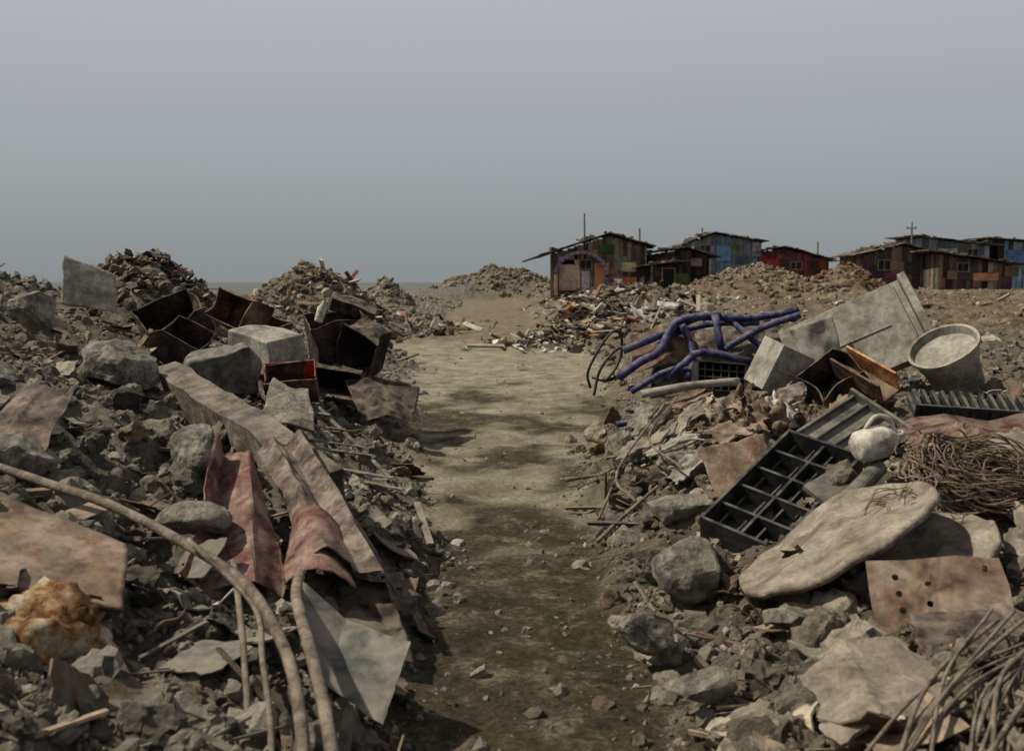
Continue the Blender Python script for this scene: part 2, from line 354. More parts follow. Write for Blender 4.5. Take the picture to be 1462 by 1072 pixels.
def grid_proto(fn,n=7):
    U,V=np.meshgrid(np.linspace(-.5,.5,n),np.linspace(-.5,.5,n));u=U.ravel();v=V.ravel();w=fn(u,v)
    top=np.stack([u,v,w+.02],1);bot=np.stack([u,v,w-.02],1);idx=np.arange(n*n).reshape(n,n)
    F=np.stack([idx[:-1,:-1],idx[:-1,1:],idx[1:,1:],idx[1:,:-1]],-1).reshape(-1,4)
    e=np.concatenate([idx[0,:],idx[1:,-1],idx[-1,::-1][1:],idx[::-1,0][1:]])
    E=np.stack([e[:-1],e[1:],e[1:]+n*n,e[:-1]+n*n],1)[:,::-1]
    j=rng.uniform(-.06,.06,(n*n,2))*(np.maximum(abs(u),abs(v))>.49)[:,None];top[:,:2]+=j;bot[:,:2]+=j
    return np.concatenate([top,bot]),np.concatenate([F,F[:,::-1]+n*n,E])
GP=[grid_proto(lambda u,v:.5*u*u),grid_proto(lambda u,v:.35*np.abs(u+.3*v)),grid_proto(lambda u,v:.1*np.sin(u*7)+.1*v*v),grid_proto(lambda u,v:.12*n2(u*4+3,v*4+3,2)),grid_proto(lambda u,v:.25*n2(u*5+7,v*5+3,9)),grid_proto(lambda u,v:0*u),grid_proto(lambda u,v:.3*np.abs(u)-.2*np.abs(v-.2))]
BX=[(np.array([(-.5,-.5,-.5),(.5,-.5,-.5),(.5,.5,-.5),(-.5,.5,-.5),(-.5,-.5,.5),(.5,-.5,.5),(.5,.5,.5),(-.5,.5,.5)],float),np.array([(0,3,2,1),(4,5,6,7),(0,1,5,4),(1,2,6,5),(2,3,7,6),(3,0,4,7)]))]
PAL=np.array([[.1,.057,.037],[.2,.145,.098],[.29,.25,.19],[.03,.026,.023],[.155,.14,.113],[.48,.46,.4],[.2,.055,.042],[.05,.08,.18],[.34,.18,.07]])
def scrap(name,n,y0,y1,protos,size,asp,thick,prob,lift=.25,tilt=.5,xlim=None,grow=0,thin=0):
    xx,yy,d=sample(n,y0,y1)
    if xlim: k=(xx>xlim[0])&(xx<xlim[1]);xx=xx[k];yy=yy[k]
    if thin: k=rng.random(len(xx))>thin*sst((xx-4)/3)*sst((yy-14)/6);xx=xx[k];yy=yy[k]
    k=len(xx);L=rng.uniform(*size,k)*(1+grow*yy);W=L*rng.uniform(*asp,k);t=rng.uniform(*thick,k)
    cc=PAL[rng.choice(9,k,p=prob)]*rng.uniform(.6,1.2,k)[:,None]
    if protos is GP: sc=np.stack([L,W,L*rng.uniform(.3,1,k)],1)
    else: sc=np.stack([L,W,t],1)
    return scatter(name,protos,np.stack([xx,yy,height(xx,yy)+W*lift*.5+.01],1),rots(k,False,tilt),sc,cc,mSCRAP,smooth=False)
pr=[.3,.2,.1,.2,.18,.01,.006,.002,.002]
scrap('scrap_sheets',560,3.2,26,GP,(.08,.3),(.4,1),(0,0),pr,lift=.5,tilt=.6,thin=.6)
scrap('scrap_planks',460,3,30,BX,(.12,.5),(.04,.12),(.01,.022),[.22,.34,.15,.1,.17,.01,.006,.002,.002],tilt=.35,lift=1.,thin=.5)
scrap('scrap_sticks',1100,2.6,30,BX,(.1,.5),(.01,.03),(.005,.012),[.22,.34,.15,.1,.17,.01,.006,.002,.002],tilt=.35,lift=2.,thin=.5)
pf=[.24,.24,.17,.14,.12,.06,.012,.005,.013]
scrap('distant_scrap_sheets',2300,24,100,GP,(.08,.26),(.4,1),(0,0),pf,lift=.5,tilt=.6,grow=.008,xlim=(-14,26),thin=.85)
scrap('distant_scrap_planks',1400,22,100,BX,(.25,.8),(.05,.16),(.03,.07),pf,tilt=.35,lift=1.,grow=.006,xlim=(-14,26),thin=.85)
def heap(name,n,cx,cy,rx,ry,prob,size=(.1,.42),protos=GP,asp=(.3,1),up=.06):
    a=rng.normal(size=(n,2));xx=cx+a[:,0]*rx;yy=cy+a[:,1]*ry;k=n
    L=rng.uniform(*size,k);W=L*rng.uniform(*asp,k);cc=PAL[rng.choice(9,k,p=prob)]*rng.uniform(.6,1.2,k)[:,None]
    scatter(name,protos,np.stack([xx,yy,height(xx,yy)+up],1),rots(k,False,.7),np.stack([L,W,L*.7 if protos is GP else L*.06],1),cc,mSCRAP)
HP=[.16,.22,.15,.14,.06,.22,.02,.005,.025]
heap('scrap_heap',520,2.2,29.0,1.2,1.3,HP);heap('plank_heap',160,2.4,29.0,1.2,1.2,HP,(.4,1.0),BX,(.08,.2),.12)
heap('scrap_heap',420,-4.6,38,1.5,3.5,[.25,.22,.1,.1,.08,.18,.04,.01,.02]);heap('plank_heap',90,-4.6,37,1.4,2,HP,(.4,1.1),BX,(.08,.2),.1)
heap('scrap_heap',260,-4.65,13.7,.5,.4,[.14,.14,.1,.4,.22,0,0,0,0],(.06,.24),up=.01)
heap('scrap_heap',250,5,66,1.8,1.5,[.2,.25,.15,.1,.08,.12,.04,.03,.03],(.2,.7))
heap('scrap_heap',120,8.5,33,2,2,HP)
def moundrocks(mx,my,r,n,smin,smax,tint=(1,1,1)):
    a=rng.uniform(0,6.283,n);q=r*np.sqrt(rng.random(n))*1.05;xx=mx+q*np.cos(a);yy=my+q*np.sin(a)
    s=smin*(smax/smin)**(rng.random(n)**2);cc=rockcol(n,xx,yy)*np.array(tint)[None]
    scatter('mound_rubble',P0,np.stack([xx,yy,height(xx,yy)+s*.15],1),rots(n),np.stack([s,s,s*.7],1),cc,mROCK)
moundrocks(-7,35,2.8,2600,.03,.2,(.9,.8,.68));moundrocks(-7.4,62,2,400,.05,.25,(.9,.85,.8));moundrocks(-2.6,105,6,900,.08,.4,(.8,.7,.58));moundrocks(1.6,103,5,700,.08,.4,(.8,.7,.58))
moundrocks(11.8,50,3.8,1200,.05,.25,(.85,.85,.85));moundrocks(17.6,56,2.4,500,.06,.35,(.55,.42,.34));moundrocks(-9.9,20,2.4,900,.04,.2);moundrocks(-4.65,14,1.3,1800,.025,.12,(.7,.65,.6))
# ---------------------------------------------------------------- boulders
def boulder(name,loc,size,rot,seed,mat=mCONC,planes=8,nz=.1,dm=(.45,.8)):
    V,F=rock_proto(4,seed,planes,nz,dm=dm);q=V*7+20
    V=V*(1+.03*n3(q[:,0],q[:,1],q[:,2],5))[:,None]
    V=V*np.array(size)[None]
    o=mesh_from(name,V,F,mat,smooth=planes<4);o.location=loc;o.rotation_euler=[math.radians(a) for a in rot];return o
boulder('boulder',(-2.97,8,1.12),(.40,.36,.36),(10,5,30),3,planes=12)
boulder('boulder',(-1.54,5,.6),(.17,.15,.14),(0,0,0),21,planes=2,nz=.05)
boulder('boulder',(-1.92,6.3,.74),(.24,.2,.18),(0,20,0),22)
boulder('boulder',(-4.1,9,1.5),(.3,.25,.2),(0,20,40),23)
boulder('boulder',(-2.55,5.4,.86),(.2,.2,.15),(0,20,40),24)
boulder('boulder',(-3.3,6.6,1.15),(.24,.2,.18),(0,20,40),44)
def chunk(*a): boulder('concrete_chunk',*a,planes=14,nz=.05,dm=(.35,.6))
chunk((.93,5.2,.34),(.36,.26,.3),(20,-25,10),25)
chunk((.62,4.5,.2),(.2,.17,.18),(0,10,50),26)
chunk((.75,3.9,.22),(.26,.16,.14),(0,-10,20),27)
chunk((1.0,6.5,.34),(.26,.24,.2),(0,-10,20),28)
chunk((1.25,7.5,.45),(.36,.25,.24),(0,-10,20),29)
chunk((.95,8.8,.4),(.3,.3,.25),(0,30,20),30)
chunk((-.65,5.6,.1),(.17,.15,.14),(0,30,20),31)
chunk((-.75,7.2,.04),(.17,.14,.12),(0,30,70),32)
chunk((1.2,4.3,.35),(.22,.16,.14),(0,20,70),35)
# ---------------------------------------------------------------- left bank objects
sheet('corrugated_board',[(-5.1,12,2.06),(-4.55,12.1,1.84),(-4.5,12,1.4),(-5.1,11.9,1.5)],mGREYP,amp=.015,thick=.012)
def tyre(loc,rot,R=.3,w=.17):
    mb=MB();prof=[]
    for i in range(17):
        a=math.pi*2*i/16;prof.append((R-.085+.085*math.copysign(abs(math.cos(a))**.7,math.cos(a)),w/2*math.copysign(abs(math.sin(a))**.6,math.sin(a))))
    mb.lathe(prof,n=36,dent=.015)
    o=mb.obj('car_tyre',mRUBBER,smooth=True);o.location=loc;o.rotation_euler=[math.radians(q) for q in rot];return o
tyre((-4.5,13.1,1.68),(62,0,25),.26)
dbox('rusty_metal_box',(-3.56,11,1.3),(.62,.5,.42),(35,-20,25),mRUSTD,('+z',),dent=.07)
dbox('rusty_metal_box',(-3.1,12,1.4),(.55,.4,.4),(-20,15,-30),mRUST,('-y',),dent=.05)
dbox('wash_tub',(-2.44,10.4,1.08),(.58,.45,.38),(8,8,-35),mGREYP,(),dent=.03,bev=.02)
dbox('fuel_can',(-2.62,9.5,.95),(.58,.36,.38),(15,-12,15),mGRYPL,(),dent=.09,bev=.06)
dbox('red_bin',(-1.98,9.4,.83),(.46,.34,.28),(25,-5,10),mRUSTD,('+z',),dent=.03)
o=dbox('red_bin_liner',(-1.98,9.42,.84),(.43,.31,.28),(25,-5,10),mRED,('+z','-y'),dent=.02,thick=.008)
dbox('rusty_metal_box',(-2.0,12,1.1),(.6,.5,.5),(10,-10,20),mRUSTD,('+z',),dent=.05)
dbox('rusty_metal_box',(-1.65,11.7,1.0),(.45,.4,.55),(20,25,-20),mRUSTD,('-y',),dent=.06)
dbox('rusty_metal_box',(-1.85,12.2,1.45),(.5,.3,.14),(15,18,10),mRUSTD,(),dent=.03)
dbox('rusty_metal_box',(-2.9,12.3,1.15),(.5,.5,.3),(15,-18,60),mRUST,('+z',),dent=.05)
dbox('rusty_metal_box',(-1.95,11,.75),(.7,.4,.25),(5,10,5),mRUSTD,('-y',),dent=.04)
dbox('rusty_metal_box',(-3.2,10.2,1.15),(.4,.4,.3),(25,30,5),mRUSTD,('+z',),dent=.04)
mb=MB();mb.lathe([(0,0),(.045,0),(.05,.02),(.05,.16),(.02,.2),(.02,.24),(0,.24)],n=16);o=mb.obj('white_bottle',mWHITEP,smooth=True);o.location=(-2.12,11.5,1.32);o.rotation_euler=(.1,.3,0)
sheet('metal_trough',[(-2.0,11.7,.85),(-1.0,11.3,.62),(-1.05,10.9,.38),(-2.0,11.0,.5)],mRUSTD,amp=.02,fold=-.15)
sheet('rust_sheet',[(-1.75,10.9,.72),(-1.25,10.8,.66),(-.95,10.4,.38),(-1.5,10.4,.36)],mRUSTD,amp=.05,crease=[(0,0),(.5,.08),(1,0)])
a=Vector((-2.75,8.4,.94));b=Vector((-1.02,5.95,.50));L=(b-a).length
o=dbox('concrete_kerb_stone',tuple((a+b)/2),(L,.22,.36),(0,0,0),mCURB,(),dent=.035,cuts=19,bev=.03)
o.rotation_mode='QUATERNION';q=(b-a).to_track_quat('X','Z');o.rotation_quaternion=q@Euler((math.radians(14),0,0)).to_quaternion()
mb=MB();A=Vector((-1.5,8.1,.78));B=Vector((-.76,7.5,.22));C=Vector((-.22,.0,.05))
for k in(0,1,2): mb.tube([A+C*k*1.0,B+C*k*1.0+Vector((0,0,-.03*k))],.016,n=8,sm=1)
for i in range(7):
    p=A.lerp(B,i/6+.04*random.uniform(-1,1));mb.box(p+C+Vector((0,0,.02)),(.42,.04,.012),(random.uniform(-.2,.2),.15,random.uniform(-.25,.25)))
mb.obj('broken_slatted_frame',mCONC,bevel=.003)
sheet('grey_board',[(-1.9,8.3,.98),(-1.6,8.2,.9),(-1.45,7.7,.66),(-1.85,7.6,.74)],mCONC,amp=.02,thick=.02)
sheet('faded_red_sheet',[(-1.58,5.5,.9),(-1.36,5.6,.78),(-1.02,4.8,.3),(-1.5,4.7,.40)],mPINK,amp=.02,fs=2,crease=[(0,.05),(.3,-.07),(.62,.05),(1,-.03)],thick=.008,rag=.012)
sheet('bent_brown_sheet',[(-1.50,6.2,.80),(-1.25,6.3,.76),(-.48,4.75,.28),(-.95,4.8,.50)],mMAUVE,amp=.035,fs=2.6,crease=[(0,-.06),(.2,.06),(.55,.0),(.75,.09),(1,-.02)],thick=.008,seed=12,rag=.015)
sheet('rolled_flap',[(-1.12,5.3,.56),(-.85,5.2,.52),(-.72,4.7,.36),(-1.05,4.72,.36)],mPINK,amp=.02,curl=.1,thick=.006,seed=14)
sheet('dark_torn_sheet',[(-1.0,5.0,.36),(-.6,4.9,.34),(-.42,4.4,.14),(-.85,4.5,.18)],mRUSTD,amp=.04,fold=-.05,seed=4)
mb=MB();mb.tube([(-2.9,5.1,.98),(-2.35,5,.82),(-1.82,4.7,.74),(-1.29,4.3,.62),(-1.02,4,.56),(-.80,3.6,.46),(-.69,3.3,.36),(-.62,3,.26),(-.56,2.6,.16)],.022,rough=.06,n=12);mb.obj('muddy_hose',mPIPE,smooth=True)
mb=MB();mb.tube([(-.95,4.6,.45),(-.86,4.1,.49),(-.73,3.7,.42),(-.60,3.3,.32),(-.53,3,.23),(-.5,2.6,.16)],.024,rough=.06,n=12);mb.obj('muddy_hose',mPIPE,smooth=True)
mb=MB();mb.tube([(-1.35,4.3,.68),(-1.0,3.95,.52),(-.88,3.6,.42),(-.76,3.2,.3),(-.7,2.8,.2)],.012,n=8);mb.obj('muddy_hose',mPIPE,smooth=True)
mb=MB();mb.tube([(-1.15,4.25,.6),(-1.0,3.8,.42),(-.88,3.4,.2)],[.014,.012],n=8,rough=.1);mb.obj('dead_branch',mPIPE,smooth=True)
sheet('grey_green_sheet',[(-.88,4.3,.50),(-.40,4.0,.34),(-.47,3.68,.14),(-.78,3.8,.40)],mGRYPL,amp=.012,crease=[(0,.0),(.4,-.05),(1,.02)],thick=.006,seed=8)
sheet('tan_panel',[(-2.4,4.6,.86),(-1.62,4.35,.64),(-1.50,3.95,.5),(-2.1,3.8,.66)],mTAN,amp=.012,thick=.02,seed=5)
boulder('stained_foam_block',(-1.72,3.72,.42),(.34,.24,.26),(0,10,10),41,mat=mFOAM,planes=3,nz=.3)
sheet('brown_sheet',[(-2.75,5.9,1.2),(-2.45,5.8,1.1),(-2.45,5.4,.85),(-2.8,5.4,.9)],mMAUVE,amp=.02,crease=[(0,0),(.4,.04),(1,0)])
# ---------------------------------------------------------------- right bank objects
mb=MB();mt=TR((3.1,9.5,1.19),(-20,-25,-12))
mb.box((0,0,0),(1.14,.22,.72),mat=mt)
mb.box((.61,-.02,0),(.07,.32,.78),mat=mt);mb.box((-.1,-.115,.0),(.9,.012,.012),mat=mt);mb.box((.50,-.12,0),(.015,.02,.7),mat=mt)
mb.obj('appliance_casing',mGREYP,bevel=.012)
sheet('grey_panel',[(2.45,9.3,1.34),(2.85,9.4,1.46),(3.0,9.2,.8),(2.7,9.1,.78)],mGREYP,amp=.03,thick=.01)
mb=MB();mt=TR((2.32,9.1,1.0),(12,22,20));mb.box((0,0,0),(.34,.34,.42),mat=mt);mb.box((.0,-.172,.0),(.28,.012,.02),mat=mt);mb.obj('appliance_motor_box',mGREYP,bevel=.02)
sheet('grey_panel',[(3.75,10,1.4),(4.05,10,1.38),(4.1,9.8,1.0),(3.8,9.7,1.0)],mGREYP,amp=.05)
mb=MB();mb.lathe([(0,0),(.2,0),(.205,.02),(.215,.15),(.225,.16),(.222,.18),(.235,.3),(.25,.3),(.26,.36),(.275,.42),(.295,.42),(.295,.45),(.27,.45),(.25,.38),(.1,.35),(0,.345)],n=40,mat=TR((3.86,9.0,.86),(20,-32,0)),dent=.012);mb.obj('steel_bucket',mGREYP,smooth=False)
mb=MB()
def Z10(pts,r=.036): mb.tube(pts,r,n=12,sm=3,rough=.05)
Z10([(1.06,10,1.10),(1.3,10,1.2),(1.55,10.1,1.30),(1.7,10.1,1.38),(1.86,10.1,1.42),(2.3,10.2,1.40),(2.78,10.2,1.48)])
Z10([(1.0,9.8,.86),(1.2,9.85,1.0),(1.39,9.9,1.1),(1.5,10,1.28),(1.63,10,1.40),(2.0,10.1,1.43)],.04)
Z10([(1.42,9.7,.85),(1.6,9.7,1.0),(1.79,9.8,1.10),(2.26,9.8,1.0)])
Z10([(1.93,10,1.44),(1.98,9.9,1.12)],.036)
Z10([(2.0,9.9,1.12),(2.39,10,1.32),(2.74,10,1.44)],.033)
Z10([(1.1,9.6,.75),(1.5,9.7,.95),(1.9,9.6,.9)],.03)
Z10([(1.2,10.1,.9),(1.45,10.1,1.2),(1.9,10.2,1.34),(2.4,10.2,1.36)],.03)
Z10([(1.62,10.1,1.38),(1.72,9.95,1.1),(1.66,9.8,.85)],.034);Z10([(2.1,10.2,1.4),(2.3,10,1.2),(2.5,9.9,1.05)],.03)
mb.obj('blue_tubular_frame',mBLUE,smooth=True)
sheet('rust_sheet',[(1.15,10.2,1.22),(1.75,10.3,1.35),(1.85,10,1.0),(1.15,9.9,.9)],mRUST,amp=.03,crease=[(0,0),(.5,.08),(1,-.03)])
sheet('rust_sheet',[(1.4,10.4,1.1),(2.6,10.5,1.34),(2.7,9.8,.8),(1.3,9.8,.65)],mRUSTD,amp=.05)
def lattice(name,loc,rot,L,W,Hh,nx,ny,bar,mat,floor=True,holes=False):
    mb=MB();mt=TR(loc,rot)
    for i in range(nx+1): mb.box((-L/2+L*i/nx,0,0),(bar,W,Hh if i in(0,nx) else Hh*.7),mat=mt)
    for j in range(ny+1): mb.box((0,-W/2+W*j/ny,.001),(L+bar*.9,bar*.98,(Hh if j in(0,ny) else Hh*.68)),mat=mt)
    if floor: mb.box((0,0,-Hh/2+.004),(L*.99,W*.99,.01),mat=mt)
    if holes:
        for i in range(nx):
            for j in range(4): mb.box((-L/2+L*(i+.5)/nx,-W/2+W*(j+.5)/4,-Hh*.15),(L/nx*.9,.014,Hh*.3),mat=mt)
    return mb.obj(name,mat,bevel=.002)
lattice('plastic_bottle_crate',(1.86,9.4,.88),(70,5,5),.44,.26,.2,6,4,.014,mBLACK)
mb=MB()
mb.tube([(.78,10.4,.7),(.76,10.4,.88),(.95,10.4,1.22),(1.08,10.5,1.25),(1.1,10.6,1.0),(.95,10.5,.78),(.80,10.5,.80)],.014,n=8);mb.tube([(.8,10.2,.65),(.86,10.2,.9),(1.02,10.2,1.1),(1.2,10.3,1.12)],.014,n=8)
mb.obj('bent_chair_frame',mBLACK,smooth=True)
mb=MB();mb.tube([(1.1,8.9,.80),(1.5,8.9,.87),(1.95,9,.9)],.035,n=14,cap=False,rough=.03);mb.obj('drain_pipe',mGREYP,smooth=True,solid=.006)
mb=MB();mb.tube([(.92,9.2,.5),(1.1,9.2,.52)],.03,n=14);mb.obj('blue_pipe_offcut',mBLUE,smooth=True)
for i in range(12):
    cx=1.9+random.uniform(-.3,.6);cz=.72+random.uniform(-.1,.14);w=random.uniform(.06,.17);yy=8+random.uniform(-.3,.3)
    sheet('crumpled_plastic_sheet',[(cx-w,yy+.1,cz+.1),(cx+w,yy+.12,cz+.05),(cx+w*.8,yy-.1,cz-.12),(cx-w,yy-.1,cz-.08)],[mWHITEP,mMAUVE,mTAN,mRUST][i%4],amp=.06,fs=4,rag=.04,nu=18,nv=14)
mb=MB();mt=TR((2.9,8.6,1.0),(25,-35,15));mb.box((0,.0,-.1),(.16,.55,.02),mi=1,mat=mt);mb.box((-.09,0,0),(.02,.55,.2),mi=1,mat=mt);mb.box((.09,0,0),(.02,.55,.2),mi=0,mat=mt)
mb.obj('orange_steel_channel',[mORANGE,mRUST],bevel=.004)
dbox('rusty_metal_box',(2.7,8.8,.88),(.4,.4,.3),(30,-35,5),mRUSTD,('+z',),dent=.06)
mb=MB();mt=TR((3.3,7.4,.84),(20,3,-8));mb.box((0,0,0),(.9,.3,.05),mat=mt)
for i in range(14): mb.box((-.42+i*.065,-.02,.05),(.025,.3,.07),mat=mt)
mb.box((0,-.16,.02),(.92,.02,.16),mat=mt);mb.obj('ribbed_black_tray',mBLACK,bevel=.003)
sheet('dark_red_sheet',[(2.5,7.0,.82),(3.6,7.0,.86),(3.5,6.4,.68),(2.5,6.4,.68)],mDRED,amp=.05,crease=[(0,0),(.3,.06),(.6,-.03),(1,.05)])
lattice('black_plastic_crate',(1.60,6.1,.5),(14,-24,44),1.0,.48,.16,5,2,.02,mBLACK,holes=True)
mb=MB();mt=TR((2.15,6.8,.70),(30,-20,34));mb.box((0,0,0),(.85,.5,.03),mat=mt)
for i in range(5): mb.box((0,-.22+i*.11,.03),(.84,.02,.04),mat=mt)
mb.box((.42,0,.03),(.03,.52,.1),mat=mt);mb.box((-.42,0,.03),(.03,.52,.1),mat=mt);mb.obj('grey_plastic_tray',mGRYPL,bevel=.004)
mb=MB();mt=TR((1.85,5.85,.56),(30,-14,38));mb.box((0,0,0),(.3,.3,.03),mat=mt);mb.box((0,-.15,.03),(.3,.02,.08),mat=mt);mb.obj('grey_plastic_tray',mGRYPL,bevel=.004)
sheet('tan_brown_panel',[(1.22,6.8,.66),(1.66,6.9,.74),(1.72,6.6,.42),(1.36,6.55,.24)],mTAN,amp=.015,thick=.02)
mb=MB();mt=TR((1.98,6,.80),(8,78,15))
mb.lathe([(0,0),(.075,0),(.095,.02),(.1,.08),(.095,.17),(.07,.22),(.035,.25),(.03,.28),(.036,.285),(.036,.30),(0,.305)],n=28,mat=mt,dent=.01)
mb.tube([(-.03,0,.25),(-.12,0,.23),(-.15,0,.15),(-.095,0,.08)],.014,n=8,mat=mt)
mb.obj('white_plastic_jug',mWHITEP,smooth=True)
mb=MB();mb.tube([(1.78,5.6,.54),(2.12,6.0,.68)],.05,n=18,sm=1);mb.obj('grey_pipe_offcut',mGRYPL,smooth=False)
def disc(name,loc,ax,up,R,mat,th=.02,seed=1,wave=.07):
    a=Vector(ax).normalized();n=Vector(up);n=(n-a*n.dot(a)).normalized();b=n.cross(a)
    mb=MB();k=64;V=[];F=[]
    rings=[(0,.02),(.2,.02),(.35,.018),(.5,.015),(.65,.01),(.8,.012),(.9,.014),(.97,.03),(1,.02),(1,-.012),(0,-.012)]
    for ring,(rr,hh) in enumerate(rings):
        for j in range(k):
            t=2*math.pi*j/k;q=R*rr*(1+.03*float(n2(np.array([math.cos(t)*3+9]),np.array([math.sin(t)*3+9]),seed)[0])*(rr>.5))
            wv=wave*float(n2(np.array([math.cos(t)*rr*1.5+5]),np.array([math.sin(t)*rr*1.5+5]),seed)[0])+wave*.5*float(n2(np.array([math.cos(t)*rr*4+5]),np.array([math.sin(t)*rr*4+5]),seed+3)[0])
            V.append(Vector(loc)+a*q*math.cos(t)+b*q*math.sin(t)+n*(hh*th/.015+wv))
    for i in range(len(rings)-1):
        for j in range(k): F.append((i*k+j,i*k+(j+1)%k,(i+1)*k+(j+1)%k,(i+1)*k+j))
    mb.add(V,F);o=mb.obj(name,mat,smooth=True);return o
disc('round_fibre_board',(1.53,4.85,.54),(.80,.42,.44),(-.5,.06,.85),.50,mFIBRE,th=.012,wave=.045)
disc('round_fibre_board',(1.86,4.75,.50),(.84,.3,.35),(-.45,-.05,.85),.38,mFIBRE,seed=4,th=.012,wave=.05)
def coil(name,loc,R,n,rot,spr,r0=.005):
    mb=MB();mt=TR(loc,rot)
    for i in range(n):
        r=R*random.uniform(.6,1.1);cx,cy,cz=[random.gauss(0,spr) for _ in range(3)];ph=random.uniform(0,6.28);k=random.randint(14,20);arc=random.uniform(1.5,4.2)
        mb.tube([(cx+r*math.cos(ph+arc*j/k)*(1+.03*random.uniform(-1,1)),cy+.55*r*math.sin(ph+arc*j/k),cz*.7+.03*math.sin(j*.7+i)+random.uniform(-.006,.006)) for j in range(k)],r0,n=5,sm=2,mat=mt,cap=False)
    return mb.obj(name,mSTRAW)
coil('straw_rope_bundle',(2.38,5.2,.78),.36,260,(25,8,12),.06,.0045)
coil('tangled_wire',(1.80,4.9,.66),.2,18,(-5,-28,20),.05,.003)
cu=bpy.data.curves.new('plate','CURVE');cu.dimensions='2D';cu.fill_mode='BOTH';cu.extrude=.006
def spl(pts):
    s=cu.splines.new('POLY');s.points.add(len(pts)-1)
    for i,p in enumerate(pts): s.points[i].co=(p[0],p[1],0,1)
    s.use_cyclic_u=True
spl([(-.27,-.15),(-.1,-.155),(.1,-.145),(.26,-.15),(.275,0),(.265,.12),(.1,.145),(-.1,.14),(-.25,.15),(-.262,0)])
for(hx,hy) in[(-.15,.07),(-.15,.0),(-.15,-.07),(-.03,.03),(-.04,-.05),(.2,.08)]: spl([(hx+.014*math.cos(t*math.pi/6),hy+.014*math.sin(t*math.pi/6)) for t in range(12)])
t=bpy.data.objects.new('tmp',cu);COL.objects.link(t);dg=bpy.context.evaluated_depsgraph_get();me=bpy.data.meshes.new_from_object(t.evaluated_get(dg));bpy.data.objects.remove(t)
me.materials.clear();me.materials.append(mTAN);o=bpy.data.objects.new('rusty_perforated_plate',me);COL.objects.link(o);o.location=(1.70,4.1,.52);o.rotation_euler=[math.radians(a) for a in(52,-6,-6)]
mb=MB()
for i in range(48):
    x0=1.2+i*.026+random.uniform(-.03,.03);k=random.uniform(-.08,.08);mb.tube([(x0-.15+k,2.85+random.uniform(-.1,.1),.38+random.uniform(-.03,.03)),(x0+.15,3.3,.46+random.uniform(-.03,.03)),(x0+.55-k,3.7+random.uniform(-.2,.1),.52+random.uniform(-.03,.03))],random.uniform(.004,.009),n=6,rough=.1)
mb.obj('bundle_of_canes',mPIPE,smooth=True)
sheet('dusty_sheet',[(1.0,3.55,.40),(1.40,3.7,.50),(1.45,3.25,.40),(1.0,3.15,.32)],mFIBRE,amp=.03,crease=[(0,-.03),(.4,.06),(1,-.02)],thick=.015,rag=.02)
sheet('dusty_sheet',[(1.5,3.9,.47),(2.1,4.0,.48),(2.1,3.7,.43),(1.5,3.7,.40)],mMAUVE,amp=.04,thick=.012)
for i,(cx,cy,cz,w,h,m) in enumerate([(1.0,8,.5,.14,.5,mFIBRE),(1.2,7.7,.55,.12,.45,mGREYP),(1.35,8.2,.65,.2,.5,mFIBRE),(1.1,8.7,.62,.2,.3,mCONC),(1.55,7.6,.66,.25,.3,mTAN),(1.25,7.2,.5,.15,.35,mGREYP),(1.6,8.4,.72,.3,.3,mFIBRE),(2.4,7.6,.8,.3,.3,mTAN),(2.2,5.3,.68,.35,.25,mFIBRE),(2.4,4.7,.6,.3,.25,mFIBRE),(1.5,8.9,.75,.2,.4,mRUST),(1.9,8.6,.8,.2,.3,mRUSTD),(1.15,8.3,.6,.12,.4,mRUSTD),(2.2,8.4,.85,.25,.3,mMAUVE),(2.6,6.2,.75,.2,.4,mTAN),(2.9,6.0,.8,.3,.4,mFIBRE)]):
    a=math.radians(random.uniform(20,60));dx,dz=math.cos(a),math.sin(a)
    u=Vector((dx*.8,.3,dz*.5)).normalized()*h/2;v=Vector((-.3,.8,.2)).normalized()*w/2;c=Vector((cx,cy,cz))
    sheet('broken_board',[c-u+v,c+u+v,c+u-v,c-u-v],m,amp=.03,thick=.012,rag=.03)
for pts,r in[([(.55,6.6,.1),(.75,6.9,.2),(1.0,7.1,.36)],.016),([(.45,8.9,.06),(.8,8.95,.1)],.02),([(.85,7.1,.25),(.75,7.4,.4),(1.2,8.2,.8)],.012),([(1.15,7.0,.5),(1.0,7.6,.62),(1.3,8.2,.85)],.01),([(.7,7.7,.15),(.66,7.3,.42)],.014),([(.6,7.2,.1),(.8,7.5,.45)],.012)]:
    mb=MB();mb.tube(pts,[r,r*.7],n=7,rough=.12);mb.obj('broken_stick',mPIPE,smooth=True)
